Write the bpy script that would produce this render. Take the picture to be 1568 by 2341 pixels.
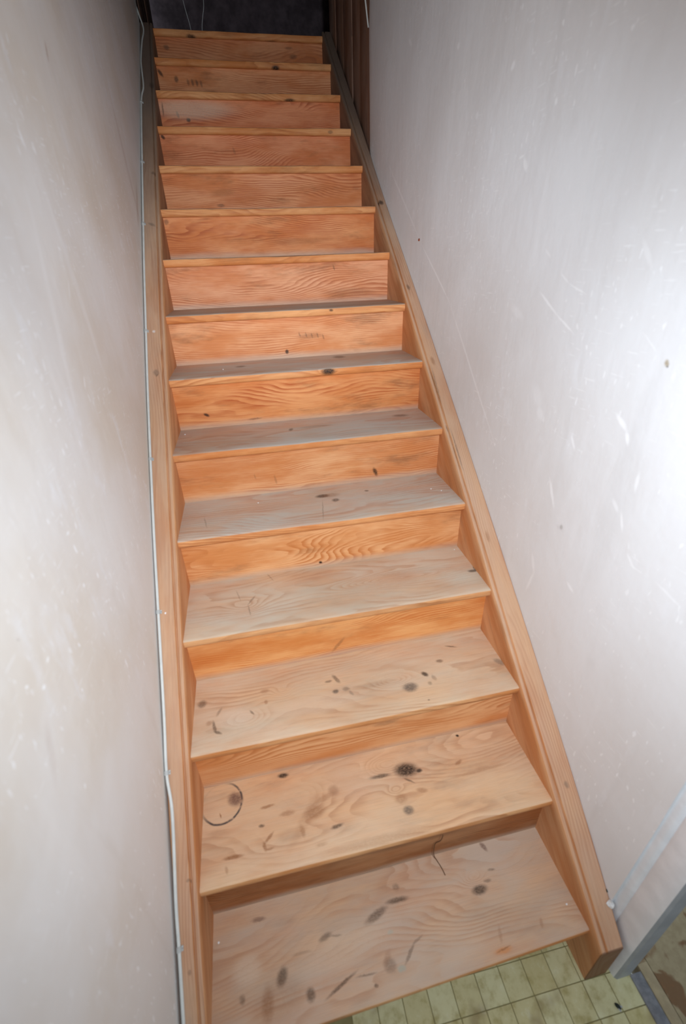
import bpy, bmesh, math, random
import numpy as np
from mathutils import Vector, Matrix, Euler

for o in list(bpy.data.objects):
    bpy.data.objects.remove(o)
SC = bpy.context.scene
COL = SC.collection
random.seed(7)

# ---------------------------------------------------------------- camera
cam_data = bpy.data.cameras.new('camera')
cam = bpy.data.objects.new('camera', cam_data)
COL.objects.link(cam)
cam_data.sensor_fit = 'HORIZONTAL'
cam_data.sensor_width = 36.0
cam_data.lens = 36.0 * 1018.52 / 1568.0
cam_data.clip_start = 0.02
CAM = Vector((-0.19372, -0.30747, 1.68538))
PITCH, YAW, ROLL = 0.51769, -0.1915, -0.03482
cam.matrix_world = (Matrix.Translation(CAM) @ Matrix.Rotation(YAW, 4, 'Z')
                    @ Matrix.Rotation(math.pi/2 - PITCH, 4, 'X') @ Matrix.Rotation(ROLL, 4, 'Z'))
cam_data.dof.use_dof = True
cam_data.dof.focus_distance = 2.3
cam_data.dof.aperture_fstop = 3.2
SC.camera = cam

# ---------------------------------------------------------------- world: plain daylight of the rooms behind
wd = bpy.data.worlds.new('daylight')
SC.world = wd
wd.use_nodes = True
bg = wd.node_tree.nodes['Background']
bg.inputs[0].default_value = (0.76, 0.89, 1.0, 1)
bg.inputs[1].default_value = 0.55

# ---------------------------------------------------------------- lamps: the camera's flash, a wide tube; then an added spot filling the upper stairs
def lamp(name, kind, loc, energy, color, size, aim=None, spot=None, blend=1.0):
    ld = bpy.data.lights.new(name, kind)
    ld.energy = energy; ld.color = color
    if kind == 'AREA':
        ld.shape = 'DISK'; ld.size = size
    else:
        ld.shadow_soft_size = size
    if spot:
        ld.spot_size = math.radians(spot); ld.spot_blend = blend
    lo = bpy.data.objects.new(name, ld)
    COL.objects.link(lo)
    lo.location = loc
    if aim is not None:
        lo.rotation_euler = (Vector(aim) - Vector(loc)).to_track_quat('-Z', 'Y').to_euler()
    return lo
FLASH = (0.87, 0.96, 1.06)
lamp('camera_flash', 'SPOT', (-0.08, -0.38, 1.78), 71, FLASH, 0.035, aim=(0.198, 1.269, 0.682), spot=114, blend=.86)
lamp('upper_stair_fill', 'SPOT', (-0.081, -0.38, 1.781), 75, FLASH, 0.035, aim=(-0.001, 1.604, 2.017), spot=62, blend=.95)  # added spot that brightens the far upper steps

SC.view_settings.view_transform = 'Standard'
SC.view_settings.look = 'None'
SC.view_settings.gamma = 1.0
SC.view_settings.use_curve_mapping = False
SC.view_settings.exposure = 0.0

# ---------------------------------------------------------------- stair survey (metres)
TY = [None,0.0117,0.2375,0.4638,0.6913,0.9271,1.1638,1.4005,1.6326,1.8639,2.0963,2.3295,2.5644,2.8007,3.0341,3.267]
TZ = [None,0.183,0.3724,0.5596,0.7495,0.9401,1.1318,1.3261,1.5134,1.7024,1.8906,2.0749,2.2601,2.4462,2.6327,2.8163]
OVER = 0.023            # nosing overhang
THICK = 0.030           # tread thickness
def curve(pts):
    a = np.array(pts, float)
    p = np.polyfit(a[:,0], a[:,1], min(5, len(a)-1))
    lo, hi = a[0,0], a[-1,0]
    return lambda y: float(np.polyval(p, min(max(y, lo), hi)))
XL = curve([(.05,-.468),(.2375,-.4697),(.46,-.4735),(.69,-.4767),(.927,-.479),(1.16,-.479),(1.4,-.478),(1.63,-.4768),(1.86,-.4763),(2.1,-.475),(2.33,-.4745),(2.56,-.4725),(2.8,-.470),(3.03,-.469),(3.27,-.469)])
XR = curve([(.05,.471),(.2375,.4697),(.46,.4707),(.69,.474),(.93,.4757),(1.16,.4757),(1.4,.475),(1.63,.4745),(1.86,.4747),(2.1,.4748),(2.33,.475),(2.56,.4738),(2.8,.472),(3.03,.4725),(3.27,.475)])
WLX = curve([(.06,-.527),(.23,-.532),(.37,-.537),(.54,-.541),(.92,-.5505),(1.2,-.552),(1.67,-.5535),(2.05,-.552),(2.5,-.546),(3.0,-.5375),(3.29,-.536)])
WRX = curve([(.05,.538),(.16,.542),(.25,.5485),(.42,.549),(.6,.549),(.82,.5495),(.95,.547),(1.2,.5445),(1.42,.5405),(1.81,.534),(2.1,.528),(2.4,.529)])
_tp = np.polyfit([-.0166,.0304]+TY[2:], [.183,.2209]+[z+.009 for z in TZ[2:]], 4)
def TOP(y): return float(np.polyval(_tp, y))     # top edge of the strings
# stains, knots and scratches: (u, v, half length, half width, angle, tone, strength) in metres on the surface
STAINS={
  'T1':[(-0.3543,0.2136,0.0182,0.0054,-0.0713,'P',0.6),(-0.3031,0.0945,0.0178,0.0121,1.047,'D',0.85),(-0.2401,0.0497,0.0128,0.0108,-1.477,'D',0.7),(-0.3982,0.077,0.0086,0.0075,-1.348,'D',0.5),(-0.1664,0.0492,0.0414,0.0035,0.3576,'D',0.7),(-0.1033,0.0521,0.0248,0.0022,-0.0604,'D',0.5),(-0.1894,0.1415,0.0172,0.0065,0.2407,'D',0.65),(-0.1615,0.1388,0.0157,0.0025,-0.1149,'D',0.5),(-0.0505,0.1544,0.0336,0.0095,0.3208,'D',0.65),(0.0129,0.1722,0.0305,0.0065,-0.0328,'D',0.75),(0.0183,0.2005,0.0096,0.0088,-0.2198,'D',0.4),(0.0107,0.0644,0.0237,0.0039,0.7526,'D',0.5),(0.0389,0.085,0.0152,0.0031,0.3009,'D',0.4),(-0.0429,0.0553,0.0162,0.0138,-0.7153,'D',0.4),(-0.0176,0.0442,0.0109,0.0066,-0.0733,'G',0.5),(-0.0248,0.1137,0.0081,0.0049,0,'G',0.4),(-0.0856,0.0292,0.0051,0.0036,-0.2166,'D',0.7),(-0.3402,0.0563,0.0292,0.0142,-1.633,'B',0.5),(-0.386,0.1237,0.036,0.0269,-0.0444,'L',0.45),(0.2379,0.1434,0.0219,0.011,0.0046,'K',0.75),(0.296,0.2364,0.0139,0.0067,-1.139,'P',0.7),(0.2901,0.1786,0.0113,0.003,-0.1244,'D',0.5),(0.239,0.0165,0.0235,0.0064,-0.0085,'O',0.8),(0.2402,0.0187,0.0208,0.0017,0.1399,'B',0.7),(0.2459,0.046,0.0166,0.0044,-1.889,'B',0.3),(-0.3115,0.058,0.0639,0.0342,0.1319,'B',0.25),(-0.154,0.1091,0.1413,0.0349,0.0829,'L',0.3),(-0.2511,0.1255,0.0243,0.0032,-0.0123,'D',0.25),(-0.0465,0.0689,0.0178,0.0077,0.9048,'B',0.25),(0.36,0.0425,0.0104,0.0044,-1.944,'B',0.35),(0.2685,0.1576,0.0114,0.0037,-0.0438,'D',0.5)],
  'T2':[(0.1069,0.1714,0.0353,0.0212,-0.1135,'K',0.9),(0.0265,0.1703,0.0316,0.0063,-0.0221,'K',0.7),(0.1056,0.1406,0.0167,0.0031,-0.598,'K',0.6),(0.1435,0.1604,0.0096,0.0059,0.0416,'K',0.8),(0.0779,0.0653,0.0144,0.0121,-0.2247,'Y',0.8),(0.0676,0.0978,0.0181,0.0135,0.0331,'B',0.45),(0.1327,0.107,0.0159,0.0071,-0.2999,'B',0.5),(-0.1126,0.1619,0.0158,0.0141,-0.5317,'B',0.6),(-0.1403,0.1477,0.03,0.0081,0.2627,'B',0.4),(-0.1723,0.1177,0.03,0.0172,0.1169,'B',0.55),(-0.2112,0.0782,0.0155,0.0064,-1.403,'B',0.45),(-0.1195,0.0703,0.0174,0.0049,0.1443,'D',0.75),(-0.2487,0.2362,0.0154,0.0076,-0.0584,'K',0.9),(-0.2993,0.1604,0.0195,0.0038,0.072,'B',0.7),(-0.2464,0.1311,0.0216,0.0066,-0.0139,'B',0.5),(-0.3172,0.1151,0.0081,0.0043,-0.0984,'D',0.75),(-0.2996,0.0824,0.0164,0.0043,0.7251,'B',0.7),(-0.312,0.0637,0.0128,0.0041,-1.366,'B',0.7),(-0.3002,0.056,0.0124,0.0029,0.0242,'B',0.6),(-0.3917,0.0579,0.0251,0.0051,-0.0319,'B',0.8),(-0.4077,0.0329,0.0092,0.0039,-1.318,'B',0.4),(-0.3861,0.2002,0.0214,0.0186,-0.6696,'P',0.85),(-0.4261,0.1652,0.0067,0.0019,-1.188,'B',0.9),(-0.1676,0.0372,0.0161,0.0048,0.0248,'B',0.3),(-0.1978,0.1077,0.0752,0.0151,0.9156,'B',0.22),(0.2979,0.2376,0.0056,0.0044,-0.2362,'K',0.9),(0.3207,0.1222,0.0848,0.0053,0.0212,'B',0.3),(0.2657,0.1576,0.0134,0.005,0.4137,'B',0.6),(0.2042,0.1691,0.0421,0.0065,0.0285,'B',0.2),(-0.4295,0.1223,0.0297,0.0084,-0.0843,'B',0.25),(-0.062,0.1715,0.0771,0.047,-0.0636,'L',0.2),(-0.0087,0.012,0.1547,0.0136,-0.0136,'B',0.3)],
  'T3':[(-0.4544,0.1606,0.0127,0.0135,-0.1107,'D',0.6),(-0.4161,0.0766,0.0204,0.0045,-1.358,'D',0.65),(-0.4059,0.0566,0.0126,0.0041,-0.5418,'D',0.65),(-0.431,0.0912,0.0095,0.0084,0.0526,'B',0.4),(-0.3585,0.0925,0.0492,0.0333,-0.059,'L',0.5),(-0.4043,0.122,0.0149,0.0044,1.074,'D',0.4),(-0.3115,0.0988,0.0105,0.0034,-0.9749,'D',0.6),(-0.0537,0.1585,0.0194,0.0061,-1.093,'D',0.6),(-0.0639,0.1134,0.0095,0.0074,0.0945,'K',0.7),(-0.0313,0.1153,0.0118,0.0079,-0.2388,'D',0.5),(-0.0191,0.098,0.01,0.005,-1.094,'D',0.5),(-0.0778,0.1542,0.0111,0.0047,0.063,'D',0.6),(0.1581,0.0768,0.0233,0.0165,-0.03,'Y',0.85),(0.2176,0.1125,0.0118,0.0075,-0.8273,'K',0.75),(0.2808,0.1505,0.0115,0.0068,-0.0867,'D',0.6),(0.2206,0.0766,0.0066,0.0064,-0.245,'D',0.4),(0.24,0.0935,0.0111,0.0068,-1.315,'D',0.35),(0.464,0.1028,0.0204,0.0103,-0.775,'Y',0.5),(0.3407,0.1985,0.0183,0.0029,-0.339,'D',0.7),(-0.2716,0.1642,0.0131,0.0079,0.0076,'B',0.4),(-0.2701,0.1247,0.0052,0.0073,-0.2124,'B',0.5),(-0.1307,0.0843,0.1443,0.0324,-0.0021,'L',0.35),(0.0482,0.1126,0.0692,0.0107,0.0014,'B',0.2),(0.1952,0.0225,0.0038,0.0029,-0.2129,'D',0.6)],
  'T4':[(0.4611,0.1056,0.0168,0.007,-0.1074,'K',0.7),(0.4745,0.1199,0.0173,0.0044,-1.775,'K',0.6),(-0.2797,0.136,0.0222,0.0038,1.01,'D',0.4),(-0.2878,0.09,0.0249,0.0026,-1.438,'D',0.35),(-0.3205,0.168,0.0286,0.0026,-1.334,'D',0.25),(-0.2131,0.239,0.0243,0.0023,-1.138,'D',0.3)],
  'T5':[(0.0076,0.1836,0.0257,0.0134,0.0039,'K',0.75),(0.0477,0.1415,0.0137,0.012,0.2361,'K',0.6),(-0.0078,0.0843,0.065,0.0022,-1.719,'D',0.35),(0.0379,0.1824,0.0328,0.0165,0.0518,'B',0.4),(0.172,0.1817,0.0081,0.007,-0.263,'K',0.5),(-0.3985,0.0979,0.0362,0.0026,-1.402,'D',0.3)],
  'T6':[(0.3744,0.1857,0.032,0.0166,-0.1255,'D',0.5),(-0.0683,0.1461,0.0084,0.0146,-0.3029,'D',0.6),(0.0244,0.1542,0.068,0.0151,0.0059,'D',0.2)],
  'T7':[(0.1825,0.2003,0.0263,0.0276,-0.0038,'D',0.55),(-0.2243,0.1498,0.0205,0.017,0.0536,'D',0.5),(0.1006,-0.012,0.0271,0.0146,0.0443,'K',0.95)],
  'T8':[(0.1627,-0.0094,0.009,0.0049,-0.0555,'K',0.7)],
  'T14':[(0.163,-0.0276,0.0217,0.0124,0.0276,'K',0.95)],
  'T13':[(0.199,-0.0276,0.0279,0.007,0.0179,'K',0.8)],
  'T15':[(-0.2707,-0.03,0.0257,0.0107,-0.1012,'K',0.8),(0.1745,-0.0345,0.0352,0.0073,-0.017,'D',0.5)],
  'T12':[(0.3659,-0.0161,0.0136,0.0069,0.0074,'D',0.5)],
  'T9':[(0.5055,-0.0239,0.002,0.0017,-0.05,'D',0.1)],
  'R7':[(-0.0283,1.352,0.0073,0.0087,-0.0547,'K',0.8),(0.0718,1.408,0.0518,0.012,0.0405,'D',0.25),(0.0302,1.416,0.0108,0.0034,-1.299,'D',0.4),(0.0574,1.413,0.0109,0.0034,-1.301,'D',0.4),(0.081,1.409,0.0109,0.0035,-1.284,'D',0.4),(0.105,1.408,0.0109,0.0034,-1.292,'D',0.4),(0.1287,1.401,0.0111,0.0035,-1.278,'D',0.4)],
  'R6':[(-0.3738,1.182,0.0115,0.0055,-0.3935,'K',0.8),(-0.1951,1.15,0.0272,0.0035,0.0331,'D',0.5)],
  'R5':[(0.2265,0.9751,0.0187,0.0077,-1.181,'K',0.8),(-0.1502,0.9905,0.0183,0.0045,-1.412,'B',0.4),(-0.2217,1.012,0.0109,0.003,-1.404,'B',0.4)],
  'R4':[(-0.0355,0.7663,0.0062,0.0056,-0.1784,'K',0.9)],
  'R3':[(-0.0268,0.6044,0.0333,0.0064,0.8918,'B',0.5)],
  'R8':[(0.2285,1.65,0.0108,0.0037,-1.24,'D',0.5),(0.2991,1.55,0.1233,0.0179,-0.013,'D',0.25)],
  'R13':[(-0.3762,2.553,0.0114,0.014,0.0263,'D',0.7),(-0.3167,2.542,0.0143,0.007,-1.438,'D',0.5),(-0.2939,2.541,0.0143,0.007,-1.438,'D',0.6),(-0.271,2.54,0.0143,0.007,-1.431,'D',0.6),(-0.2484,2.537,0.0145,0.0069,-1.425,'D',0.5),(-0.4546,2.577,0.0197,0.0082,-0.8897,'K',0.8)],
  'R12':[(-0.3346,2.336,0.0111,0.0088,0.009,'K',0.8),(-0.3853,2.357,0.0143,0.0064,-1.309,'D',0.6),(-0.3066,2.378,0.2114,0.0419,-0.0005,'L',0.5),(-0.4547,2.376,0.0276,0.0043,-1.633,'D',0.6)],
  'R11':[(-0.4575,2.222,0.0117,0.0072,-0.7734,'K',0.8),(-0.1258,2.17,0.0146,0.0062,-1.258,'D',0.3)],
  'R14':[(-0.4159,2.746,0.0162,0.0109,-0.1865,'D',0.6),(0.2989,2.728,0.0234,0.0114,0.0299,'D',0.5),(0.2763,2.764,0.0232,0.0074,0.0345,'D',0.4)],
  'R9':[(-0.4642,1.845,0.0095,0.0112,-0.544,'D',0.5),(0.105,1.76,0.1245,0.014,0.004,'B',0.3)],
  'R1':[(0.0488,0.2974,0.2061,0.0195,-0.0505,'D',0.35),(0.3832,0.3188,0.0546,0.0213,-0.0201,'D',0.5),(-0.3748,0.2854,0.0669,0.0187,-0.0658,'B',0.3)],
  'R10':[(-0.2057,1.974,0.0579,0.0152,0.0519,'B',0.35),(-0.2242,1.923,0.0185,0.007,-0.0108,'D',0.5)],
  'WR':[(1.875,1.894,0.242,0.0037,-2.515,'W',0.5),(1.488,1.628,0.1702,0.0031,-2.575,'W',0.55),(1.121,1.337,0.2676,0.0032,-2.41,'W',0.5),(0.7641,1.573,0.0452,0.0024,-2.633,'W',0.8),(0.6883,1.535,0.0381,0.002,-2.714,'W',0.75),(0.8958,1.542,0.0342,0.0079,-2.774,'W',0.3),(0.7207,1.629,0.0194,0.0018,-2.618,'W',0.5),(0.6718,1.61,0.0321,0.0016,-2.86,'W',0.6),(0.9601,1.873,0.0178,0.0046,-2.188,'W',0.8),(0.984,1.893,0.0116,0.0022,3.038,'W',0.7),(1.088,2.09,0.0087,0.0067,-2.086,'W',0.6),(0.8731,1.973,0.0068,0.0033,-1.673,'W',0.8),(0.4514,1.372,0.0229,0.0041,-2.571,'W',0.85),(0.4258,1.346,0.0148,0.0034,-2.01,'W',0.8),(0.5013,1.677,0.0296,0.0041,-2.268,'W',0.35),(0.5762,1.281,0.0191,0.003,-2.192,'W',0.7),(0.3753,1.175,0.0215,0.0024,-2.014,'W',0.7),(0.3702,1.272,0.0213,0.0031,1.505,'W',0.6),(0.6099,1.127,0.038,0.0037,-2.083,'W',0.7),(0.222,1.099,0.0325,0.0022,-2.965,'W',0.4),(0.4634,0.9258,0.0162,0.0035,-2.775,'W',0.6),(0.6233,0.8891,0.0297,0.0044,-1.986,'W',0.5),(0.6197,0.8228,0.0416,0.0034,-1.36,'W',0.4),(0.719,1.311,0.0197,0.0087,-2.385,'W',0.3),(0.7448,1.351,0.0295,0.0113,-2.109,'W',0.25),(0.5521,1.053,0.0144,0.0061,-3.037,'D',0.08),(0.389,1.502,0.0064,0.0052,-2.098,'T',0.8),(0.3858,1.497,0.0019,0.002,-2.393,'K',0.8),(2.414,2.585,0.029,0.0221,-0.8756,'W',0.7),(2.44,2.514,0.0546,0.0148,-1.718,'W',0.5),(0.5469,1.059,0.007,0.0061,1.628,'Y',0.35),(0.439,1.531,0.0252,0.0012,-2.543,'W',0.4),(1.847,2.361,0.0254,0.0046,-2.519,'W',0.5),(1.26,2.031,0.0108,0.0059,-2.474,'W',0.4),(0.3235,1.108,0.0169,0.0025,-2.465,'W',0.5),(0.4045,1.2,0.0153,0.0038,-2.421,'W',0.5),(0.8001,1.68,0.0163,0.0023,-2.54,'W',0.4),(1.425,2.226,0.0089,0.0053,-2.325,'W',0.6)],
  'WL':[(0.8337,1.893,0.0162,0.0062,-1.333,'W',0.7),(0.8886,1.887,0.0102,0.0068,-1.156,'W',0.6),(0.8609,1.949,0.0062,0.003,-0.2761,'W',0.6),(1.203,2.115,0.0211,0.0062,-2.022,'B',0.35),(0.7762,1.466,0.0145,0.0042,-2.09,'W',0.7),(0.8441,1.643,0.0244,0.0038,-2.176,'W',0.4),(0.9049,1.635,0.1924,0.0156,-1.405,'W',0.22),(0.7147,1.6,0.2079,0.011,-1.814,'W',0.22),(0.8593,1.72,0.0084,0.0027,-0.3142,'W',0.7),(0.1662,1.21,0.004,0.0026,2.588,'W',0.9),(0.1977,1.173,0.0048,0.0031,2.761,'W',0.9),(0.449,1.277,0.0061,0.0032,-3.092,'W',0.9),(0.2972,1.327,0.0013,0.0032,-1.893,'W',0.9),(0.2326,1.19,0.0056,0.0026,-3.035,'W',0.7),(0.5005,1.145,0.0069,0.0046,-1.527,'W',0.7),(0.4288,1.175,0.0043,0.0052,-2.605,'W',0.8),(0.495,1.081,0.0066,0.0027,-0.4229,'W',0.7),(0.1717,0.9712,0.0052,0.0027,-2.095,'W',0.7),(0.1274,0.7406,0.0113,0.0024,-1.766,'W',0.5),(0.2735,0.691,0.0037,0.0031,-1.652,'W',0.8),(0.1472,1.099,0.0461,0.0104,-2.094,'B',0.1),(2.013,1.897,0.1191,0.0133,-2.402,'B',0.25),(1.974,2.019,0.2001,0.021,-1.438,'B',0.15),(0.3949,1.332,0.0063,0.0035,-1.279,'W',0.6),(0.1937,1.268,0.0038,0.0016,2.225,'P',0.3)],
  'SR':[(2.104,0.5044,0.0121,0.0118,2.889,'K',0.8),(1.69,0.5071,0.0128,0.0062,2.996,'D',0.6),(1.389,0.5128,0.0151,0.0075,3.062,'B',0.5),(1.152,0.4902,0.0111,0.0053,3.039,'D',0.6),(0.2555,0.5183,0.0075,0.0062,2.687,'Y',0.5),(0.823,0.5137,0.0151,0.0063,3.134,'B',0.4),(1.079,0.5009,0.0656,0.0026,3.136,'D',0.5),(1.3,0.498,0.0699,0.0027,-3.107,'D',0.4)],
  'SL':[(1.42,-0.518,0.0106,0.0104,3.041,'Y',0.5),(1.411,-0.5154,0.0034,0.0059,2.103,'D',0.5),(2.274,-0.4967,0.0083,0.0094,2.953,'D',0.5),(2.013,-0.5117,0.0156,0.006,2.074,'Y',0.5),(2.812,-0.4861,0.0219,0.0127,3.034,'K',0.4),(0.1245,-0.4994,0.0046,0.0037,3.008,'D',0.4),(0.2571,-0.4938,0.0029,0.0038,2.863,'D',0.4),(1.566,-0.5199,0.0052,0.0049,1.146,'W',0.4),(0.7579,-0.5199,0.0021,0.0029,2.898,'W',0.8),(0.4275,-0.4892,0.0119,0.0032,3.027,'B',0.2)],
}

# ---------------------------------------------------------------- node helpers
class G:
    def __init__(s, name):
        s.m = bpy.data.materials.new(name); s.m.use_nodes = True
        s.t = s.m.node_tree; s.n = s.t.nodes; s.l = s.t.links
        s.b = s.n['Principled BSDF']
    def link(s, a, sock):
        if isinstance(a, bpy.types.NodeSocket): s.l.new(a, sock)
        elif a is not None: sock.default_value = a
    def math(s, op, a, b=None, c=None, clamp=False):
        n = s.n.new('ShaderNodeMath'); n.operation = op; n.use_clamp = clamp
        for i, x in enumerate((a, b, c)): s.link(x, n.inputs[i])
        return n.outputs[0]
    def map(s, vec, loc=(0,0,0), rot=(0,0,0), scale=(1,1,1), kind='POINT'):
        n = s.n.new('ShaderNodeMapping'); n.vector_type = kind
        s.link(vec, n.inputs['Vector'])
        n.inputs['Location'].default_value = loc; n.inputs['Rotation'].default_value = rot; n.inputs['Scale'].default_value = scale
        return n.outputs[0]
    def noise(s, vec, scale=1.0, detail=2.0, rough=0.5, dist=0.0, color=False):
        n = s.n.new('ShaderNodeTexNoise'); s.link(vec, n.inputs['Vector'])
        n.inputs['Scale'].default_value = scale; n.inputs['Detail'].default_value = detail
        n.inputs['Roughness'].default_value = rough; n.inputs['Distortion'].default_value = dist
        return n.outputs['Color' if color else 'Fac']
    def ramp(s, x, a, b, lo=0.0, hi=1.0, smooth=True):
        n = s.n.new('ShaderNodeMapRange'); n.interpolation_type = 'SMOOTHSTEP' if smooth else 'LINEAR'
        s.link(x, n.inputs['Value'])
        n.inputs['From Min'].default_value = a; n.inputs['From Max'].default_value = b
        n.inputs['To Min'].default_value = lo; n.inputs['To Max'].default_value = hi
        return n.outputs[0]
    def mix(s, f, a, b, mode='MIX'):
        n = s.n.new('ShaderNodeMix'); n.data_type = 'RGBA'; n.blend_type = mode
        s.link(f, n.inputs[0])
        for x, k in ((a, 6), (b, 7)):
            if isinstance(x, tuple): x = tuple(x) + (1,) if len(x) == 3 else x
            s.link(x, n.inputs[k])
        return n.outputs[2]
    def vadd(s, a, b):
        n = s.n.new('ShaderNodeVectorMath'); n.operation = 'ADD'; s.link(a, n.inputs[0]); s.link(b, n.inputs[1]); return n.outputs[0]
    def vscale(s, a, f):
        n = s.n.new('ShaderNodeVectorMath'); n.operation = 'SCALE'; s.link(a, n.inputs[0]); n.inputs['Scale'].default_value = f; return n.outputs[0]
    def vlen(s, a):
        n = s.n.new('ShaderNodeVectorMath'); n.operation = 'LENGTH'; s.link(a, n.inputs[0]); return n.outputs['Value']
    def sep(s, a):
        n = s.n.new('ShaderNodeSeparateXYZ'); s.link(a, n.inputs[0]); return n.outputs
    def uv(s):
        n = s.n.new('ShaderNodeUVMap'); n.uv_map = 'UVMap'; return n.outputs[0]
    def geo(s): return s.n.new('ShaderNodeNewGeometry').outputs['Position']
    def rand(s): return s.n.new('ShaderNodeObjectInfo').outputs['Random']
    def bump(s, h, strength, dist):
        n = s.n.new('ShaderNodeBump'); s.link(h, n.inputs['Height'])
        n.inputs['Strength'].default_value = strength; n.inputs['Distance'].default_value = dist
        s.l.new(n.outputs[0], s.b.inputs['Normal'])
    def done(s, col, rough=0.6, spec=0.3):
        s.link(col if not (isinstance(col, tuple) and len(col) == 3) else col + (1,), s.b.inputs['Base Color'])
        s.link(rough, s.b.inputs['Roughness'])
        s.b.inputs['Specular IOR Level'].default_value = spec
        return s.m

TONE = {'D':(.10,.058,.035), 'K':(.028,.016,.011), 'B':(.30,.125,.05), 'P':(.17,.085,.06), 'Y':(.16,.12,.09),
        'L':(.72,.56,.42), 'G':(.33,.42,.36), 'O':(.62,.25,.09), 'W':(.97,.98,.99), 'T':(.42,.33,.20)}

def paint_stains(g, col, uv, lst, wob=0.0026, wobscale=80, edge=(1.35, .45)):
    """soft-edged, ragged marks; each one is thinned by a fine noise so that the grain shows through"""
    if not lst: return col
    def jit(scale, amt):
        n = g.noise(uv, scale, 3, .6, color=True)
        off = g.n.new('ShaderNodeVectorMath'); off.operation = 'SUBTRACT'; g.link(n, off.inputs[0]); off.inputs[1].default_value = (.5, .5, .5)
        return g.vscale(off.outputs[0], amt * 2)
    q = g.vadd(g.vadd(uv, jit(wobscale, wob)), jit(wobscale*4, wob*.35))
    brk = g.ramp(g.noise(g.map(uv, scale=(1, 2.2, 1)), 150, 3, .65), .30, .58, .62, 1.0)
    for (u, v, ra, rb, th, tone, s) in lst:
        w = g.map(q, (u, v, 0), (0, 0, th), (ra, rb, 1), 'TEXTURE')
        f = g.ramp(g.vlen(w), edge[0], edge[1], 0, min(1, s*1.08))
        f = g.math('MULTIPLY', f, brk) if tone not in 'KW' or (tone == 'K' and ra > .012) else f
        col = g.mix(f, col, TONE[tone])
    return col

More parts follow.
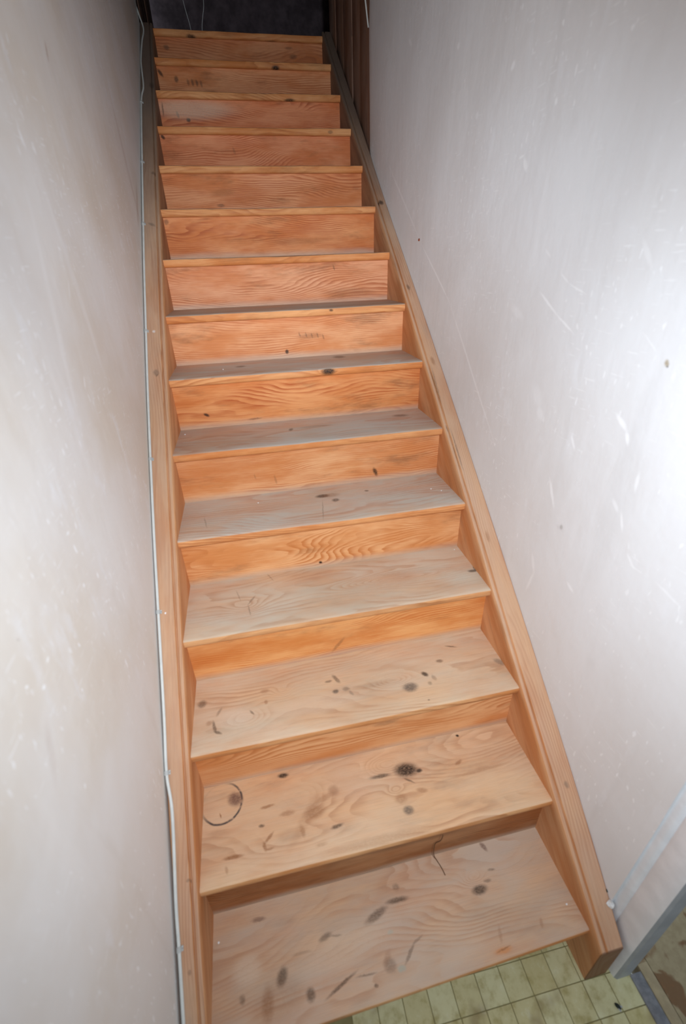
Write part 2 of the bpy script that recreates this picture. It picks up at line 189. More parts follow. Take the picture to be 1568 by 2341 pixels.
def wood(name, seed, stains=(), light=(.78,.40,.17), deep=(.46,.15,.04), ring_freq=90, wave=9.0, contrast=.8,
         dust=None, dust_amt=0.0, grime=.35, knots=(), rough=.55, ring=None, gloss=.35, grey_from=None, foot=None, end_dark=None):
    """flat-sawn pine: contour lines of a field stretched along the board (u), with darker late wood, fibres, dirt and dust"""
    g = G(name)
    uv = g.uv()
    p = g.map(uv, (seed*3.71, seed*1.93, seed*.77))
    s = g.sep(uv)
    low = g.noise(g.map(p, scale=(1.5, 5.5, 1)), 1.0, 1.4, .45)
    mid = g.noise(g.map(p, scale=(7, 30, 1)), 1.0, 2, .55)
    f = g.math('MULTIPLY', low, wave * 2.6)
    f = g.math('ADD', f, g.math('MULTIPLY', s[1], ring_freq))
    f = g.math('ADD', f, g.math('MULTIPLY', mid, 1.4))
    eye = None
    for (ku, kv, ra, rb, amp) in knots:                     # the grain runs round a knot
        d = g.vlen(g.map(uv, (ku, kv, 0), (0, 0, 0), (ra, rb, 1), 'TEXTURE'))
        e = g.math('POWER', 2.718, g.math('MULTIPLY', g.math('MULTIPLY', d, d), -1.0))
        f = g.math('ADD', f, g.math('MULTIPLY', e, amp))
        eye = e if eye is None else g.math('MAXIMUM', eye, e)
    fr = g.math('FRACT', f)
    late = g.math('MULTIPLY', g.math('POWER', g.ramp(fr, .10, .88), 1.5), g.ramp(fr, 1.0, .92))
    fade = g.ramp(g.noise(g.map(p, (5,2,1), scale=(2.8, 12, 1)), 1.0, 3, .6), .40, .62, .04, 1.0)
    amt = g.math('MULTIPLY', g.math('MULTIPLY', late, fade), contrast)
    fib = g.noise(g.map(p, scale=(10, 520, 1)), 1.0, 3, .65)
    big = g.noise(g.map(p, (1,7,3), scale=(3.2, 10, 1)), 1.0, 4, .6)
    warm = tuple(light[i]*(.82, .60, .42)[i] for i in range(3))
    col = g.mix(g.ramp(big, .36, .66), light, warm)
    col = g.mix(amt, col, deep)
    col = g.mix(g.ramp(fib, .42, .72, 0, .42), col, deep)
    col = g.mix(g.ramp(fib, .46, .26, 0, .30), col, tuple(min(.9, c*1.16) for c in light))
    # old handling dirt in soft-edged blotches
    bl = g.noise(g.map(p, (9,1,4), scale=(3.6, 13, 1)), 1.0, 5, .64)
    col = g.mix(g.ramp(bl, .52, .74, 0, grime), col, (.15,.075,.042))
    if dust:
        z = g.sep(g.n.new('ShaderNodeNewGeometry').outputs['Normal'])[2]
        up = g.ramp(z, .55, .95)                            # dust lies on what faces up
        dn = g.noise(g.map(p, (2,2,8), scale=(4, 12, 1)), 1.0, 5, .62)
        da = g.ramp(dn, .28, .70, dust_amt*.66, min(.97, dust_amt*1.18))
        da = g.math('MULTIPLY', da, g.math('SUBTRACT', 1.0, g.math('MULTIPLY', amt, .45)))
        d2 = g.mix(g.ramp(g.noise(g.map(p, (4,4,4), scale=(2.2, 5, 1)), 1.0, 3, .55), .35, .65), dust, tuple(dust[i]*(.86, .80, .75)[i] for i in range(3)))
        col = g.mix(g.math('MULTIPLY', da, up), col, d2)
        sp = g.noise(uv, 420, 1, .5)
        col = g.mix(g.math('MULTIPLY', g.ramp(sp, .70, .78, 0, .35), up), col, (.62,.55,.47))
    if grey_from:                                           # bare weathered wood towards the stairhead
        gr = g.ramp(g.math('ADD', s[0], g.math('MULTIPLY', big, .5)), grey_from[0] + .25, grey_from[1] + .25, 0, .82)
        col = g.mix(gr, col, grey_from[2])
    if foot is not None:                                    # dust gathered where a riser meets the tread below
        ft = g.ramp(g.math('ADD', s[1], g.math('MULTIPLY', bl, .03)), foot + .045, foot + .012, 0, .62)
        col = g.mix(ft, col, (.52,.43,.34))
    if end_dark is not None:                                # kicked, dark-stained sawn end
        col = g.mix(g.ramp(s[0], end_dark + .0035, end_dark + .001, 0, .85), col, (.16,.075,.04))
    if ring:
        ru, rv, rr, rw = ring
        q = g.map(uv, (-ru, -rv, 0))
        dd = g.vlen(g.vadd(q, g.vscale(g.noise(uv, 60, 2, .5, color=True), .002)))
        band = g.ramp(g.math('ABSOLUTE', g.math('SUBTRACT', dd, rr)), rw*1.5, rw*.4)
        sx = g.sep(q)
        side = g.ramp(g.math('SUBTRACT', sx[0], g.math('MULTIPLY', sx[1], .9)), -.055, .02, .08, .92)
        brk = g.ramp(g.noise(uv, 55, 2, .6), .3, .52, .35, 1)
        col = g.mix(g.math('MULTIPLY', g.math('MULTIPLY', band, side), brk), col, (.045,.04,.045))
    col = paint_stains(g, col, uv, list(stains))
    g.bump(g.math('ADD', g.math('MULTIPLY', late, .6), fib), .35, .0009)
    rg = g.ramp(bl, .3, .7, rough - .08, rough + .12)
    return g.done(col, rg, gloss)

# ---------------------------------------------------------------- mesh helpers
def link(name, me, mat=None, parent=None):
    o = bpy.data.objects.new(name, me); COL.objects.link(o)
    if mat is not None: me.materials.append(mat)
    if parent is not None: o.parent = parent
    return o
def tag(o, label=None, cat=None, group=None, kind=None):
    for k, v in (('label', label), ('category', cat), ('group', group), ('kind', kind)):
        if v: o[k] = v
    return o
def empty(name, loc=(0,0,0)):
    o = bpy.data.objects.new(name, None); COL.objects.link(o); o.location = loc; o.empty_display_size = .1
    return o
def grid_mesh(name, rows, uvs, close_v=False, caps=False, smooth=True):
    """rows: list of stations, each a list of points; uvs the same shape.  close_v closes each station's loop."""
    me = bpy.data.meshes.new(name)
    nr, nc = len(rows), len(rows[0])
    V = [tuple(p) for r in rows for p in r]
    F = []; U = []
    m = nc if close_v else nc - 1
    for i in range(nr - 1):
        for j in range(m):
            k = (j + 1) % nc
            F.append((i*nc+j, (i+1)*nc+j, (i+1)*nc+k, i*nc+k))
            if k == 0:
                d = uvs[i][j]; e = uvs[i+1][j]
                U += [d, e, (e[0], e[1]-.02), (d[0], d[1]-.02)]
            else:
                U += [uvs[i][j], uvs[i+1][j], uvs[i+1][k], uvs[i][k]]
    if caps:
        F.append(tuple(range(nc-1, -1, -1)) if False else tuple(range(nc)))
        U += [uvs[0][j] for j in range(nc)]
        F.append(tuple((nr-1)*nc + j for j in range(nc-1, -1, -1)))
        U += [uvs[-1][j] for j in range(nc-1, -1, -1)]
    me.from_pydata(V, [], F)
    lay = me.uv_layers.new(name='UVMap')
    flat = [c for q in U for c in q]
    lay.data.foreach_set('uv', flat)
    bm = bmesh.new(); bm.from_mesh(me)
    bmesh.ops.recalc_face_normals(bm, faces=bm.faces)
    bm.to_mesh(me); bm.free()
    if smooth:
        me.shade_smooth()
        me.set_sharp_from_angle(angle=math.radians(32))
    return me
def box_mesh(name, x0, x1, y0, y1, z0, z1, bevel=0.0, axes=(0, 1), seg=2):
    """box with UVs in metres: axes gives the world axes used for u and v on the broad faces"""
    bm = bmesh.new()
    bmesh.ops.create_cube(bm, size=1.0)
    for v in bm.verts:
        v.co = Vector(((x0+x1)/2 + v.co.x*(x1-x0), (y0+y1)/2 + v.co.y*(y1-y0), (z0+z1)/2 + v.co.z*(z1-z0)))
    if bevel:
        bmesh.ops.bevel(bm, geom=list(bm.edges), offset=bevel, segments=seg, affect='EDGES', profile=.5)
    lay = bm.loops.layers.uv.new('UVMap')
    other = [a for a in (0,1,2) if a not in axes][0]
    for f in bm.faces:
        for l in f.loops:
            c = l.vert.co
            l[lay].uv = (c[axes[0]], c[axes[1]] + c[other]*.97)
    me = bpy.data.meshes.new(name)
    bm.to_mesh(me); bm.free()
    if bevel:
        me.shade_smooth(); me.set_sharp_from_angle(angle=math.radians(40))
    return me
def tube_mesh(name, pts, r, sides=10):
    """swept round tube through points with parallel-transported rings"""
    P = [Vector(p) for p in pts]
    rows = []; uvs = []
    ref = Vector((1, 0, 0))
    L = 0
    for i, p in enumerate(P):
        t = (P[min(i+1, len(P)-1)] - P[max(i-1, 0)]).normalized()
        a = (ref - t*ref.dot(t)).normalized(); b = t.cross(a); ref = a
        rows.append([p + a*math.cos(2*math.pi*j/sides)*r + b*math.sin(2*math.pi*j/sides)*r for j in range(sides)])
        if i: L += (P[i]-P[i-1]).length
        uvs.append([(L, j*.002) for j in range(sides)])
    return grid_mesh(name, rows, uvs, close_v=True, caps=True)
def smooth_path(pts, n=8):
    """Catmull-Rom through the points"""
    P = [Vector(p) for p in pts]; out = []
    for i in range(len(P)-1):
        p0, p1, p2, p3 = P[max(i-1,0)], P[i], P[i+1], P[min(i+2, len(P)-1)]
        for k in range(n):
            t = k/n
            out.append(.5*((2*p1) + (p2-p0)*t + (2*p0-5*p1+4*p2-p3)*t*t + (3*p1-p0-3*p2+p3)*t**3))
    out.append(P[-1]); return out
def wob(x, k):                       # cheap smooth pseudo noise in -1..1
    return (math.sin(x*1.0 + k*1.7) + .6*math.sin(x*2.31 + k*3.1) + .4*math.sin(x*5.3 + k*.9)) / 2.0

# ---------------------------------------------------------------- plain materials
def plaster(name, stains, base, warm, side):
    g = G(name); uv = g.uv()
    streak = g.noise(g.map(uv, (0,0,side), scale=(9, 1.6, 1)), 1.0, 4, .6, dist=.4)
    cloud = g.noise(g.map(uv, (3,5,side)), 2.3, 4, .55)
    col = g.mix(g.ramp(cloud, .35, .7), base, warm)
    col = g.mix(g.ramp(streak, .52, .75, 0, .28), col, tuple(c*1.10 for c in base))
    col = g.mix(g.ramp(streak, .42, .25, 0, .25), col, tuple(c*.86 for c in warm))
    fl = g.noise(g.map(uv, (1,4,side), (0,0,.25), (95, 34, 1)), 1.0, 1, .4)
    gate = g.ramp(g.noise(g.map(uv, (8,2,side)), 3.0, 3, .6), .42, .58)
    col = g.mix(g.math('MULTIPLY', g.ramp(fl, .675, .73, 0, .85), gate), col, (.95,.96,.97))
    sc = g.noise(g.map(uv, (7,4,side), (0,0,-.5), (20, 190, 1)), 1.0, 1, .4)
    col = g.mix(g.math('MULTIPLY', g.ramp(sc, .67, .73, 0, .5), gate), col, (.95,.96,.97))
    sm = g.noise(g.map(uv, (2,9,side), (0,0,.15), (16, 5, 1)), 1.0, 4, .62)
    col = g.mix(g.math('MULTIPLY', g.ramp(sm, .56, .68, 0, .5), gate), col, (.87,.885,.91))
    col = paint_stains(g, col, uv, stains, wob=.0016, wobscale=60)
    h = g.noise(g.map(uv, (0,0,side)), 14, 4, .55)
    h2 = g.noise(g.map(uv, (0,0,side), scale=(30, 8, 1)), 1, 3, .6)
    g.bump(g.math('ADD', h, g.math('MULTIPLY', h2, .5)), .35, .004)
    return g.done(col, .62, .35)
M_wl = plaster('limewashed_plaster_left', STAINS['WL'], (.82,.805,.785), (.75,.69,.615), 1.0)
M_wr = plaster('limewashed_plaster_right', [t[:3] + (t[3]*1.5,) + t[4:] if t[5] == 'W' else t for t in STAINS['WR']], (.83,.835,.845), (.785,.775,.77), 9.0)
def plain(name, c, rough=.6, spec=.3, var=.12, scale=30):
    g = G(name)
    n = g.noise(g.geo(), scale, 4, .6)
    return g.done(g.mix(g.ramp(n, .3, .7), tuple(x*(1+var) for x in c), tuple(x*(1-var) for x in c)), rough, spec)
M_ceil = plain('white_ceiling_paint', (.72,.71,.69), .8)
M_white = plain('white_gloss_paint', (.84,.86,.89), .4, .4, .06, 18)
M_dark = plain('dark_boards', (.16,.12,.13), .85, .15, .35, 9)  # one dark mottled tone for the landing surfaces
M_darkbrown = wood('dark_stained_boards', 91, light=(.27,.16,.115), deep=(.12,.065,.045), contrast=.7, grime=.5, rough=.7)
M_cable = plain('white_cable_plastic', (.70,.70,.66), .4, .4, .05)
M_wire = plain('grey_wire', (.45,.45,.45), .5)
M_clip = plain('pale_clip_plastic', (.50,.50,.48), .45)
M_nail = plain('dull_steel', (.32,.31,.30), .35, .5)
M_rust = plain('rusty_plug', (.30,.075,.035), .8, .2, .4, 300)
M_black = plain('black_bits', (.02,.025,.02), .6)
M_crumb = plain('plaster_crumbs', (.82,.80,.78), .8)
M_thread = plain('brown_thread', (.13,.06,.025), .7)

# ---------------------------------------------------------------- setting: walls
def wall(name, xf, thick, y0, y1, z0, z1, mat, k, ny=70, nz=56, chip=False):
    rows = []; uvs = []
    for i in range(ny+1):
        y = y0 + (y1-y0)*i/ny
        r = []; u = []
        for j in range(nz+1):
            z = z0 + (z1-z0)*j/nz
            h = z - TOP(y)
            a = min(1, max(0, h/.5))                       # true to the string line, hand-floated above it
            x = xf(y) + a*(.004*wob(y*3.1 + z*1.3, k) + .003*wob(z*4.7 - y*2.2, k+3))
            yy = y
            if chip and i == ny: x += thick/abs(thick)*.004
            r.append((x, yy, z)); u.append((y, z))
        r += [(xf(y)+thick, y, z1), (xf(y)+thick, y, z0)]; u += [(y, z1+.05), (y, z0-.05)]
        rows.append(r); uvs.append(u)
    return tag(link(name, grid_mesh(name, rows, uvs, close_v=True, caps=True), mat), kind='structure')
o = wall('wall_left', WLX, -.12, -1.7, 3.29, 0, 4.9, M_wl, 1.0, ny=90)
tag(o, 'limewashed plaster wall along the left string with the white cable at its foot')
o = wall('wall_right', WRX, .06, .046, 2.41, 0, 4.9, M_wr, 4.0, chip=True)
tag(o, 'scratched white plaster wall above the right string')

# boarding beyond the plastered wall, up to the stairhead
wb = empty('wall_right_boarded'); tag(wb, 'dark brown boarding beside the top five steps', kind='structure')
yy = 2.412; k = 0
for wdt in (.20, .17, .19, .21, .175):
    me = box_mesh('board', .536 + .003*(k % 2), .565, yy, yy + wdt - .004, 2.0, 4.9, .003, (2, 1))
    link('board', me, M_darkbrown, wb); yy += wdt; k += 1

# landing
def slab(name, x0, x1, y0, y1, z0, z1, mat, label=None, bevel=0, axes=(0,1), parent=None):
    o = link(name, box_mesh(name, x0, x1, y0, y1, z0, z1, bevel, axes), mat, parent)
    if parent is None: tag(o, label, kind='structure')
    return o
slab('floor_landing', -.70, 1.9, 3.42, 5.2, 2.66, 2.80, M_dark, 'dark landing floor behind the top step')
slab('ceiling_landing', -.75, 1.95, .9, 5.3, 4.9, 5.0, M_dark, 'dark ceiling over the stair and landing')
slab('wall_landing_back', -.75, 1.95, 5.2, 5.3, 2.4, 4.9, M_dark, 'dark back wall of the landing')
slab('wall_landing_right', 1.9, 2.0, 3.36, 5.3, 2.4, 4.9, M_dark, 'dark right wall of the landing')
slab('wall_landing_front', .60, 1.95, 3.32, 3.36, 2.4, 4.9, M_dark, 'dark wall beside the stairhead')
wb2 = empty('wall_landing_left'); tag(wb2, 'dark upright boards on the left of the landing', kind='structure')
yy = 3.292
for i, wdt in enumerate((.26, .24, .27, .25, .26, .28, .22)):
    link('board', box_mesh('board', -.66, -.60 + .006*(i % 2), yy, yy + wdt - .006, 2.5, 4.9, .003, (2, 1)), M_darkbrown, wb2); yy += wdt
slab('ceiling', -.75, 2.4, -1.7, .9, 2.52, 2.6, M_ceil, 'white ceiling of the entry')
slab('wall_header', -.65, .66, .9, .96, 2.52, 4.9, M_ceil, 'plaster header over the foot of the stair')

# post that ends the right wall, with a beaded moulding
def prism(name, prof, z0, z1):
    rows = [[(x, y, z) for x, y in prof] for z in (z0, z0+.012, z1)]
    cx = sum(p[0] for p in prof)/len(prof); cy = sum(p[1] for p in prof)/len(prof)
    per = [0]
    for i in range(1, len(prof)): per.append(per[-1] + math.hypot(prof[i][0]-prof[i-1][0], prof[i][1]-prof[i-1][1]))
    return grid_mesh(name, rows, [[(z, q) for q in per] for z in (z0, z0+.012, z1)], close_v=True, caps=True)
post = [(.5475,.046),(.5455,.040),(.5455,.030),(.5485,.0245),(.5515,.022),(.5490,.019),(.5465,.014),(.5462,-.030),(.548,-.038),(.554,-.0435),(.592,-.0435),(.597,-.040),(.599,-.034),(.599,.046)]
M_whiteshade = plain('white_paint_in_shade', (.34,.35,.365), .5, .35, .08, 20)
tp = tag(link('trim_1', prism('trim_1', post, 0, 2.52), M_white), 'white painted post with a beaded edge and front coloured as in shade ending the right wall', kind='structure')
tp.data.materials.append(M_whiteshade)
for f in tp.data.polygons:                                  # shade on the face towards the entry, put into its colour
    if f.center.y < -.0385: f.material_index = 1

# ---------------------------------------------------------------- floor of the entry: small square tiles
g = G('yellow_green_floor_tile')
pos = g.geo(); rnd = g.rand()
bl = g.noise(pos, 26, 4, .62); st = g.noise(pos, 9, 3, .6)
c = g.mix(g.ramp(rnd, 0, 1), (.66,.62,.36), (.57,.50,.25))
c = g.mix(g.ramp(bl, .45, .75, 0, .75), c, (.34,.27,.08))
c = g.mix(g.ramp(bl, .44, .28, 0, .6), c, (.74,.72,.50))
c = g.mix(g.ramp(st, .55, .75, 0, .6), c, (.25,.17,.07))
M_tile = g.done(c, .5, .35)
M_grout = plain('dark_tile_joint', (.27,.23,.10), .8)
fl = slab('floor', -.75, .60, -1.7, .9, -.06, -.0022, M_grout, 'entry floor of small yellow green tiles at the foot of the stair')
PX, PYT = .0678, .0702
tile_me = box_mesh('floor_tile', .0009, PX-.0009, .0009, PYT-.0009, -.0021, 0.0, .0006, (0, 1), 1)
tile_me.materials.append(M_tile)
for i in range(-9, 2):
    for j in range(-5, 4):
        o = bpy.data.objects.new('floor_tile', tile_me); COL.objects.link(o); o.parent = fl
        x0 = .4605 + PX*i; y0 = -.0225 - PYT*j - PYT
        o.location = (x0 - .017*0, y0 - .017*(x0-.26), -.0003*random.random())
        o.rotation_euler = (random.uniform(-.002,.002), random.uniform(-.002,.002), -.017)
# threshold strip and the floor of the next room
g = G('worn_metal_strip'); n = g.noise(g.geo(), 40, 3, .6)
M_strip = g.done(g.mix(g.ramp(n, .3, .7), (.15,.15,.165), (.25,.25,.265)), .5, .4)
rows = [[(.591 + dx, y, z) for dx, z in ((0,-.002),(.002,.003),(.008,.0055),(.020,.006),(.031,.0045),(.035,.001),(.036,-.002))] for y in (-1.7, -.8, -.044)]
tag(link('trim_2', grid_mesh('trim_2', rows, [[(y, k*.01) for k in range(7)] for y in (-1.7,-.8,-.044)], close_v=True, caps=True), M_strip), 'grey metal threshold strip between the two floors', kind='structure')
g = G('brown_patterned_lino'); pos = g.geo()
n1 = g.noise(pos, 13, 3, .55, dist=.6); n2 = g.noise(pos, 45, 3, .6)
c = g.mix(g.ramp(n2, .3, .7), (.40,.32,.19), (.33,.255,.145))
c = g.mix(g.ramp(n1, .49, .56, 0, .85), c, (.17,.075,.025))
c = g.mix(g.math('MULTIPLY', g.ramp(n2, .5, .62), g.ramp(n1, .48, .56, 0, .5)), c, (.24,.12,.05))
M_lino = g.done(c, .45, .4)
slab('floor_next_room', .658, 2.4, -1.7, 2.4, -.06, 0.0, M_lino, 'beige lino with brown patches in the next room')
slab('trim_3', .628, .6565, -1.7, -.03, -.06, .0006, plain('pale_edge_board', (.42,.33,.2), .5), 'narrow beige edge board behind the threshold strip', .001, (1, 0))
slab('floor_under_wall', .60, .6565, -.03, 2.4, -.06, -.0005, M_lino, 'beige lino along the back of the right wall')

# ---------------------------------------------------------------- the staircase
stair = empty('staircase', (0, 0, 0))
tag(stair, 'steep straight pine staircase with worn dusty treads between two plaster walls', 'staircase')
DUST = (.47,.385,.30)
DCOL = {1:((.56,.445,.355),.74), 2:((.69,.565,.415),.54), 3:((.68,.59,.455),.66), 4:((.64,.575,.465),.77), 5:((.60,.56,.485),.87), 6:((.58,.555,.50),.88),
        7:((.58,.555,.50),.88), 8:((.53,.50,.44),.86)}
KN = {1:[(.233,.172,.030,.016,3.5)], 2:[(.05,.20,.05,.022,5.0),(.06,.125,.022,.012,2.5),(-.20,.16,.05,.03,3.0)], 3:[(.115,.112,.05,.02,4),(-.33,.085,.055,.03,4),(-.22,.15,.028,.02,2.5)],
      4:[(.2,.13,.2,.028,7),(-.3,.11,.05,.03,3)], 5:[(0,.14,.06,.018,4)], 7:[(.10,-.012,.03,.012,3)]}
def end_x(y, side): return (XR(y) + .006) if side > 0 else (XL(y) - .006)
def tread(i):
    yf, zt = TY[i], TZ[i]
    back = (TY[i+1] + OVER + .016 if i < 15 else yf + .19) - yf
    n = 40
    rows = []; uvs = []
    skew = .0165 if i == 1 else 0.0
    for a in range(n+1):
        t = a/n
        dent = .0010*wob(t*9, i) + .0018*math.exp(-((t-.5)/.22)**2)
        ex = max(0, wob(t*31 + i*5, i*2.3) - .55)*.006             # bruised front arris
        r1 = .0035 + ex + (.002 if 3 <= i <= 7 else .001)
        rb = .011
        prof = [(back, 0), (back*.6, 0), (.05, -dent*.5), (r1*1.6, -dent), (r1*.7, -dent - r1*.18), (r1*.18, -dent - r1*.6), (0, -dent - r1*1.2),
                (-.0004, -.014), (0, -THICK+rb), (rb*.13, -THICK+rb*.5), (rb*.5, -THICK+rb*.13), (rb, -THICK), (back, -THICK)]
        row = []; u = []
        arc = 0; last = None
        for (py, pz) in prof:
            y = yf + py
            x = end_x(y, -1)*(1-t) + end_x(y, 1)*t
            y += skew*(x + .0) * (1 - py/back)
            row.append((x, y, zt + pz))
            if last and (py < .02 or pz < -.02): pass
            v = py if pz > -.004 and py > 0 else pz if py < .012 else -.03 - py
            u.append((x, v)); last = (py, pz)
        rows.append(row); uvs.append(u)
    me = grid_mesh('tread', rows, uvs, close_v=True, caps=True)
    d = DCOL.get(i, ((.40,.31,.24), .7))
    low = i <= 4
    mat = wood('tread_pine_%02d' % i, i*1.37, STAINS.get('T%d' % i, ()), light=(.80,.42,.19) if low else (.82,.385,.155), deep=(.42,.16,.055) if low else (.50,.155,.045),
               ring_freq=34 + (i*13) % 26, wave=6 + (i*7) % 4, contrast=.72, dust=d[0], dust_amt=d[1], grime=.45 if i < 4 else .3,
               knots=KN.get(i, ()), ring=(-.4215,.198,.0545,.0027) if i == 2 else None, rough=.62, gloss=.25)
    o = link('tread', me, mat, stair)
    lab = {1:'bottom tread, pinkish and heavily stained with brown smears', 2:'tread with a black ring mark and dark knots', 3:'tread with a grey knot and pale smears', 7:'tread with a dark red knot on its nosing',
           15:'topmost nosing at the landing'}.get(i)
    if lab: o['label'] = lab
    return o
RL = {1:((.46,.215,.095),(.20,.07,.022)), 2:((.85,.44,.205),(.58,.205,.065)), 3:((.88,.43,.165),(.62,.175,.04)), 4:((.87,.455,.21),(.60,.205,.06)), 5:((.84,.43,.205),(.58,.185,.06)),  # bottom riser darker: shade below the second nosing put into its colour
      6:((.80,.35,.135),(.48,.11,.027)), 7:((.84,.41,.20),(.54,.17,.06)), 8:((.82,.39,.205),(.50,.155,.06)), 9:((.80,.335,.135),(.46,.11,.032)), 10:((.80,.35,.16),(.48,.13,.042)),
      11:((.80,.32,.15),(.52,.13,.045)), 12:((.82,.31,.14),(.48,.11,.04)), 13:((.80,.36,.17),(.50,.155,.058)), 14:((.74,.32,.15),(.46,.145,.058))}
def riser(i):                                   # stands on tread i, under tread i+1
    yf = TY[i+1] + OVER
    z0 = TZ[i] - .028; z1 = TZ[i+1] - THICK + .001
    xl, xr = XL(yf) - .006, XR(yf) + .006
    n = 12
    rows = []; uvs = []
    for a in range(n+1):
        t = a/n; x = xl + (xr-xl)*t
        b = .0012*wob(t*6, i*1.9)
        rows.append([(x, yf+b, z0), (x, yf+b+.0004, (z0+z1)/2), (x, yf+b, z1), (x, yf+.016, z1), (x, yf+.016, z0)])
        uvs.append([(x, z0), (x, (z0+z1)/2), (x, z1), (x, z1+.016), (x, z0-.016)])
    me = grid_mesh('riser', rows, uvs, close_v=True, caps=True)
    c = RL[i]
    mat = wood('riser_pine_%02d' % i, 20 + i*2.11, STAINS.get('R%d' % i, ()), light=c[0], deep=c[1], ring_freq=70 + (i*37) % 70, wave=7 + (i*5) % 7, contrast=.95, grime=.46,
               rough=.55, gloss=.18, foot=TZ[i])
    return link('riser', me, mat, stair)
for i in range(1, 16): tread(i)
for i in range(1, 15): riser(i)

def string(side):
    y0, y1, n = -.026, 3.285, 90
    rows = []; uvs = []
    for a in range(n+1):
        y = y0 + (y1-y0)*a/n
        top = TOP(y)
        if a == n: pass
        xi = XR(y) if side > 0 else XL(y)
        if side > 0: xo = (WRX(y) - .0006) if y > .05 else WRX(.05) - .0006 - (.05-y)*.05
        else: xo = WLX(y) + .0012 + .0045*max(0, min(1, (.75-y)/.5))
        s = side
        dep = .33
        bot = max(0.0, top - dep)
        w = abs(xo - xi)
        # (distance from inner face, drop): bruised inner bead, groove, flat top
        pr = [(0, None), (0, .030), (.0003, .012), (.0012, .006), (.0040, .0018), (.0085, .0), (.0125, .0008), (.0146, .0035), (.0156, .0075), (.0172, .0075), (.0184, .0035), (.0200, .0004), (.026, 0),
              (w*.75, .0004*wob(y*5, 2)), (w-.003, .0006), (w, .004), (w, None)]
        row = []; u = []
        for (d, dr) in pr:
            z = bot if dr is None else max(top - dr, bot)
            row.append((xi + s*d, y, z))
            dd = (top - z)
            u.append((y, xi + s*d - s*dd*1.0 if d < .01 else xi + s*d + s*dd))
        rows.append(row); uvs.append(u)
    me = grid_mesh('stair_string', rows, uvs, close_v=True, caps=True)
    mat = wood('string_pine_%s' % ('right' if side > 0 else 'left'), 61 if side > 0 else 75, STAINS['SR' if side > 0 else 'SL'], light=(.72,.39,.195), deep=(.44,.175,.07), ring_freq=110, wave=6, contrast=.75, grime=.35, end_dark=-.026, grey_from=(1.5, 2.9, (.125,.105,.09)),
               dust=(.59,.45,.36), dust_amt=.76, rough=.55, gloss=.3)
    o = link('stair_string', me, mat, stair)
    o['label'] = 'right string board, square cut at the floor' if side > 0 else 'left string board carrying the white cable'
    return o
string(1); string(-1)

# ---------------------------------------------------------------- white cable clipped along the left string
cable = empty('power_cable', (WLX(.06)+.008, .06, TOP(.06)))
tag(cable, 'thin white cable clipped along the top of the left string board', 'cable')
CP = [(-.513,-.026),(-.5162,.0589),(-.5195,.1593),(-.5225,.2302),(-.5227,.3688),(-.5328,.4398),(-.5338,.5431),(-.5385,.74),(-.5428,.9187),(-.5461,1.1479),(-.5475,1.36),(-.5470,1.5652),(-.5465,1.8),(-.5446,2.0125),(-.5415,2.3294),(-.537,2.6886),(-.5252,2.79),(-.530,2.90),(-.5327,2.9835),(-.525,3.12),(-.5149,3.22)]
pts = []
for x, y in CP:
    pts.append((max(x, WLX(y) + .0042), y, TOP(y) + .0042))
pts.insert(0, (pts[0][0]-.003, -.034, .02)); 
pts.append((-.528, 3.27, TOP(3.27)+.03)); pts.append((-.542, 3.30, TOP(3.29)+.07))
pts = [Vector(p) for p in pts]
inv = Matrix.Translation(-cable.location)
sm = [inv @ p for p in smooth_path(pts[1:], 8)]
link('sheath', tube_mesh('sheath', sm, .0040, 12), M_cable, cable)
def clip_mesh():
    rows = []; uvs = []
    for y in (-.005, .005):
        rr = []
        for k in range(9):
            a = math.pi*(k/8)
            rr.append((math.cos(a)*.0058, y, math.sin(a)*.0058 + .0006))
        rr = [(.0092, y, -.0042), (.0092, y, -.0014), (.0060, y, -.0008)] + rr + [(-.0058, y, -.0042), (-.0046, y, -.0042)] + [(math.cos(math.pi*(8-k)/8)*.0043, y, math.sin(math.pi*(8-k)/8)*.0043 + .0004) for k in range(9)] + [(.0046, y, -.0042)]
        rows.append(rr); uvs.append([(y, k*.001) for k in range(len(rr))])
    return grid_mesh('cable_clip', rows, uvs, close_v=True, caps=True)
cm = clip_mesh(); cm.materials.append(M_clip)
bm = bmesh.new(); bmesh.ops.create_cone(bm, cap_ends=True, segments=10, radius1=.0015, radius2=.0011, depth=.0016); nm = bpy.data.meshes.new('nail'); bm.to_mesh(nm); bm.free(); nm.materials.append(M_nail)
for y in (.1593, .4398, .76, 1.1479, 1.5652, 2.0125, 2.3294, 2.6886):
    xs = np.interp(y, [p[1] for p in CP], [p[0] for p in CP]); xs = max(xs, WLX(y) + .0042)
    o = bpy.data.objects.new('cable_clip', cm); COL.objects.link(o); o.parent = cable
    ang = math.atan((TOP(y+.02)-TOP(y-.02))/.04)
    o.location = inv @ Vector((xs, y, TOP(y) + .0042)); o.rotation_euler = (ang, 0, 0)
    q = bpy.data.objects.new('nail', nm); COL.objects.link(q); q.parent = o; q.location = (.0076, 0, -.0008)

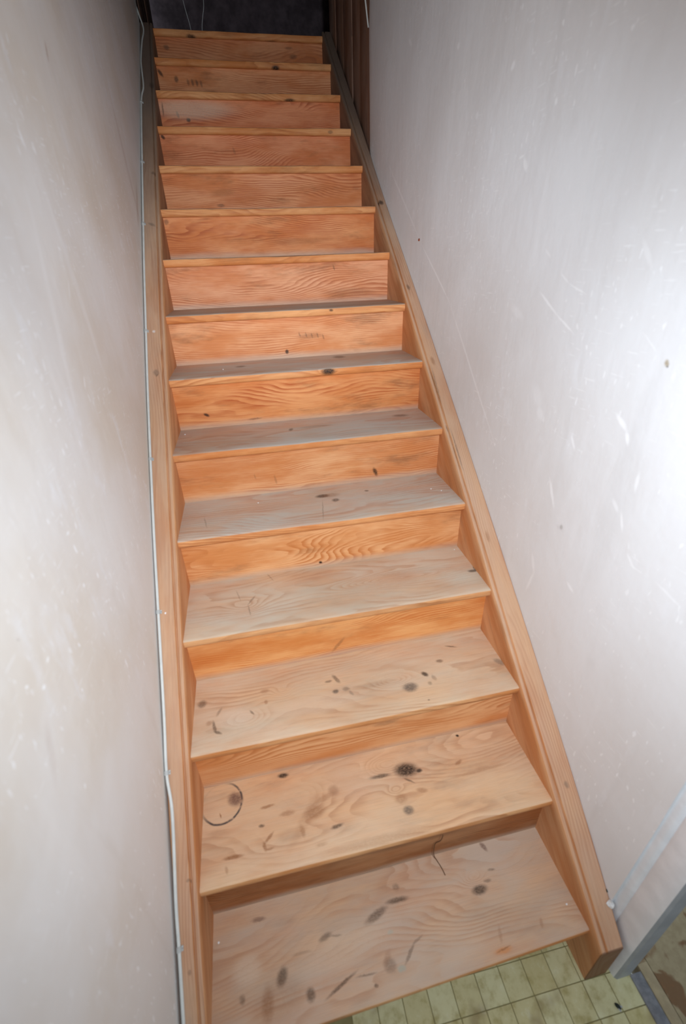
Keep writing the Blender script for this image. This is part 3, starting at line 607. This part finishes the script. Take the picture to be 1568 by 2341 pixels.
# ---------------------------------------------------------------- small loose things
def line_thing(name, pts, r, mat, label, cat, n=6, group=None):
    o = link(name, tube_mesh(name, smooth_path(pts, n), r, 8), mat)
    return tag(o, label, cat, group)
line_thing('hanging_wire', [(-.2655,3.5,2.80),(-.2728,3.5,2.899),(-.2835,3.5,2.955),(-.293,3.5,3.01),(-.33,3.5,3.25),(-.36,3.5,3.6),(-.38,3.5,4.9)], .0022, M_wire, 'left one of two thin grey wires behind the top step, leaning left', 'wire')
line_thing('hanging_wire', [(-.209,3.5,2.80),(-.2059,3.5,2.894),(-.192,3.5,2.95),(-.1766,3.5,3.015),(-.165,3.5,3.25),(-.16,3.5,3.6),(-.16,3.5,4.9)], .0022, M_wire, 'right one of two thin grey wires behind the top step, nearly upright', 'wire')
line_thing('pale_wire', [(.531,2.43,2.585),(.5275,2.432,2.61),(.5225,2.436,2.65),(.518,2.44,2.70),(.521,2.44,2.8),(.528,2.43,3.0)], .0035, M_cable, 'short pale wire hanging at the upper edge of the right plaster wall', 'wire')

def blob_mesh(name, r, seed, flat=.7, sub=1, rough=.25):
    rd = random.Random(seed)
    bm = bmesh.new(); bmesh.ops.create_icosphere(bm, subdivisions=sub, radius=r)
    for v in bm.verts:
        v.co *= 1 + rd.uniform(-rough, rough); v.co.z *= flat
    zmin = min(v.co.z for v in bm.verts)
    for v in bm.verts: v.co.z -= zmin
    me = bpy.data.meshes.new(name); bm.to_mesh(me); bm.free(); return me
CR = [('plaster_crumb', -.2226, TY[5]+.191, TZ[5], .0026, 'white plaster crumb on the left half of the fifth tread up'),
      ('plaster_crumb', .4027, TY[5]+.133, TZ[5], .0034, 'larger white crumb near the right end of the fifth tread up'),
      ('plaster_crumb', .4338, TY[5]+.110, TZ[5], .0028, 'smaller white crumb nearest the right string on the fifth tread up'),
      ('plaster_crumb', .4464, TY[1]+.067, TZ[1], .0030, 'white crumb near the right end of the bottom tread'),
      ('plaster_crumb', -.4558, TY[1]+.188, TZ[1], .0028, 'white crumb near the left end of the bottom tread'),
      ('plaster_crumb', -.458, TY[6]+.205, TZ[6], .0030, 'white crumb in the left back corner of the sixth tread up'),
      ('plaster_crumb', -.291, TY[7]+.116, TZ[7], .0024, 'white crumb on the left part of the seventh tread up'),
      ('plaster_crumb', .455, TY[4]+.238, TZ[4], .0028, 'white crumb in the right back corner of the fourth tread up')]
for k, (nm_, x, y, z, r, lab) in enumerate(CR):
    o = link(nm_, blob_mesh(nm_, r, k), M_crumb); o.location = (x, y, z - .0012); o.rotation_euler = (0, 0, k)
    tag(o, lab, 'crumb', 'white crumbs lying on the treads')
o = link('plaster_lump', blob_mesh('plaster_lump', .0085, 33, .9, 2, .22), M_crumb); o.location = (WRX(.06)-.006, .042, TOP(.042)-.002)
tag(o, 'white plaster lump stuck at the foot of the right wall on the string', 'plaster')
# dead fly on the tiles
fly = empty('dead_fly', (.5197, -.087, 0)); fly.rotation_euler = (0, 0, .6)
tag(fly, 'small black dead fly on a tile in front of the right string', 'insect')
link('body', blob_mesh('body', .0055, 3, .75, 2, .10), M_black, fly).scale = (.8, 1.5, 1)
for s in (-1, 1):
    w = link('wing', blob_mesh('wing', .004, 5, .12, 1, .1), M_wire, fly); w.scale = (.6, 1.5, 1); w.location = (s*.0035, -.004, .005); w.rotation_euler = (0, 0, s*.5)
# thread hanging off the second nosing
line_thing('loose_thread', [(.150,TY[2]-.0042,TZ[2]-.018),(.146,TY[2]-.004,TZ[2]-.045),(.136,TY[2]+.004,TZ[2]-.075),(.133,TY[2]+.002,TZ[2]-.11),(.139,TY[2]+.006,TZ[2]-.15),(.150,TY[2]+.008,TZ[1]+.004),(.157,TY[2]-.012,TZ[1]+.0012),(.160,TY[2]-.03,TZ[1]+.0012)], .0012, M_thread, 'curly brown thread hanging from the second nosing up', 'thread')
# rusty plug and nail in the right wall
def plug(name, y, z, r, mat, label, cat, out=.004, x=None):
    bm = bmesh.new(); bmesh.ops.create_cone(bm, cap_ends=True, segments=14, radius1=r, radius2=r*.82, depth=out*2)
    bmesh.ops.bevel(bm, geom=[e for e in bm.edges if abs(e.verts[0].co.z - e.verts[1].co.z) < 1e-6 and e.verts[0].co.z > 0], offset=r*.2, segments=2, affect='EDGES')
    me = bpy.data.meshes.new(name); bm.to_mesh(me); bm.free()
    o = link(name, me, mat); o.location = ((x if x is not None else WRX(y)), y, z); o.rotation_euler = (0, -math.pi/2, 0)
    return tag(o, label, cat)
plug('wall_plug', 1.663, 1.7396, .0055, M_rust, 'small rusty red plug in the right wall beside the eighth step up', 'plug')
plug('nail', .066, .243, .0045, M_black, 'dark nail head in the right wall just above the foot of the string', 'nail')
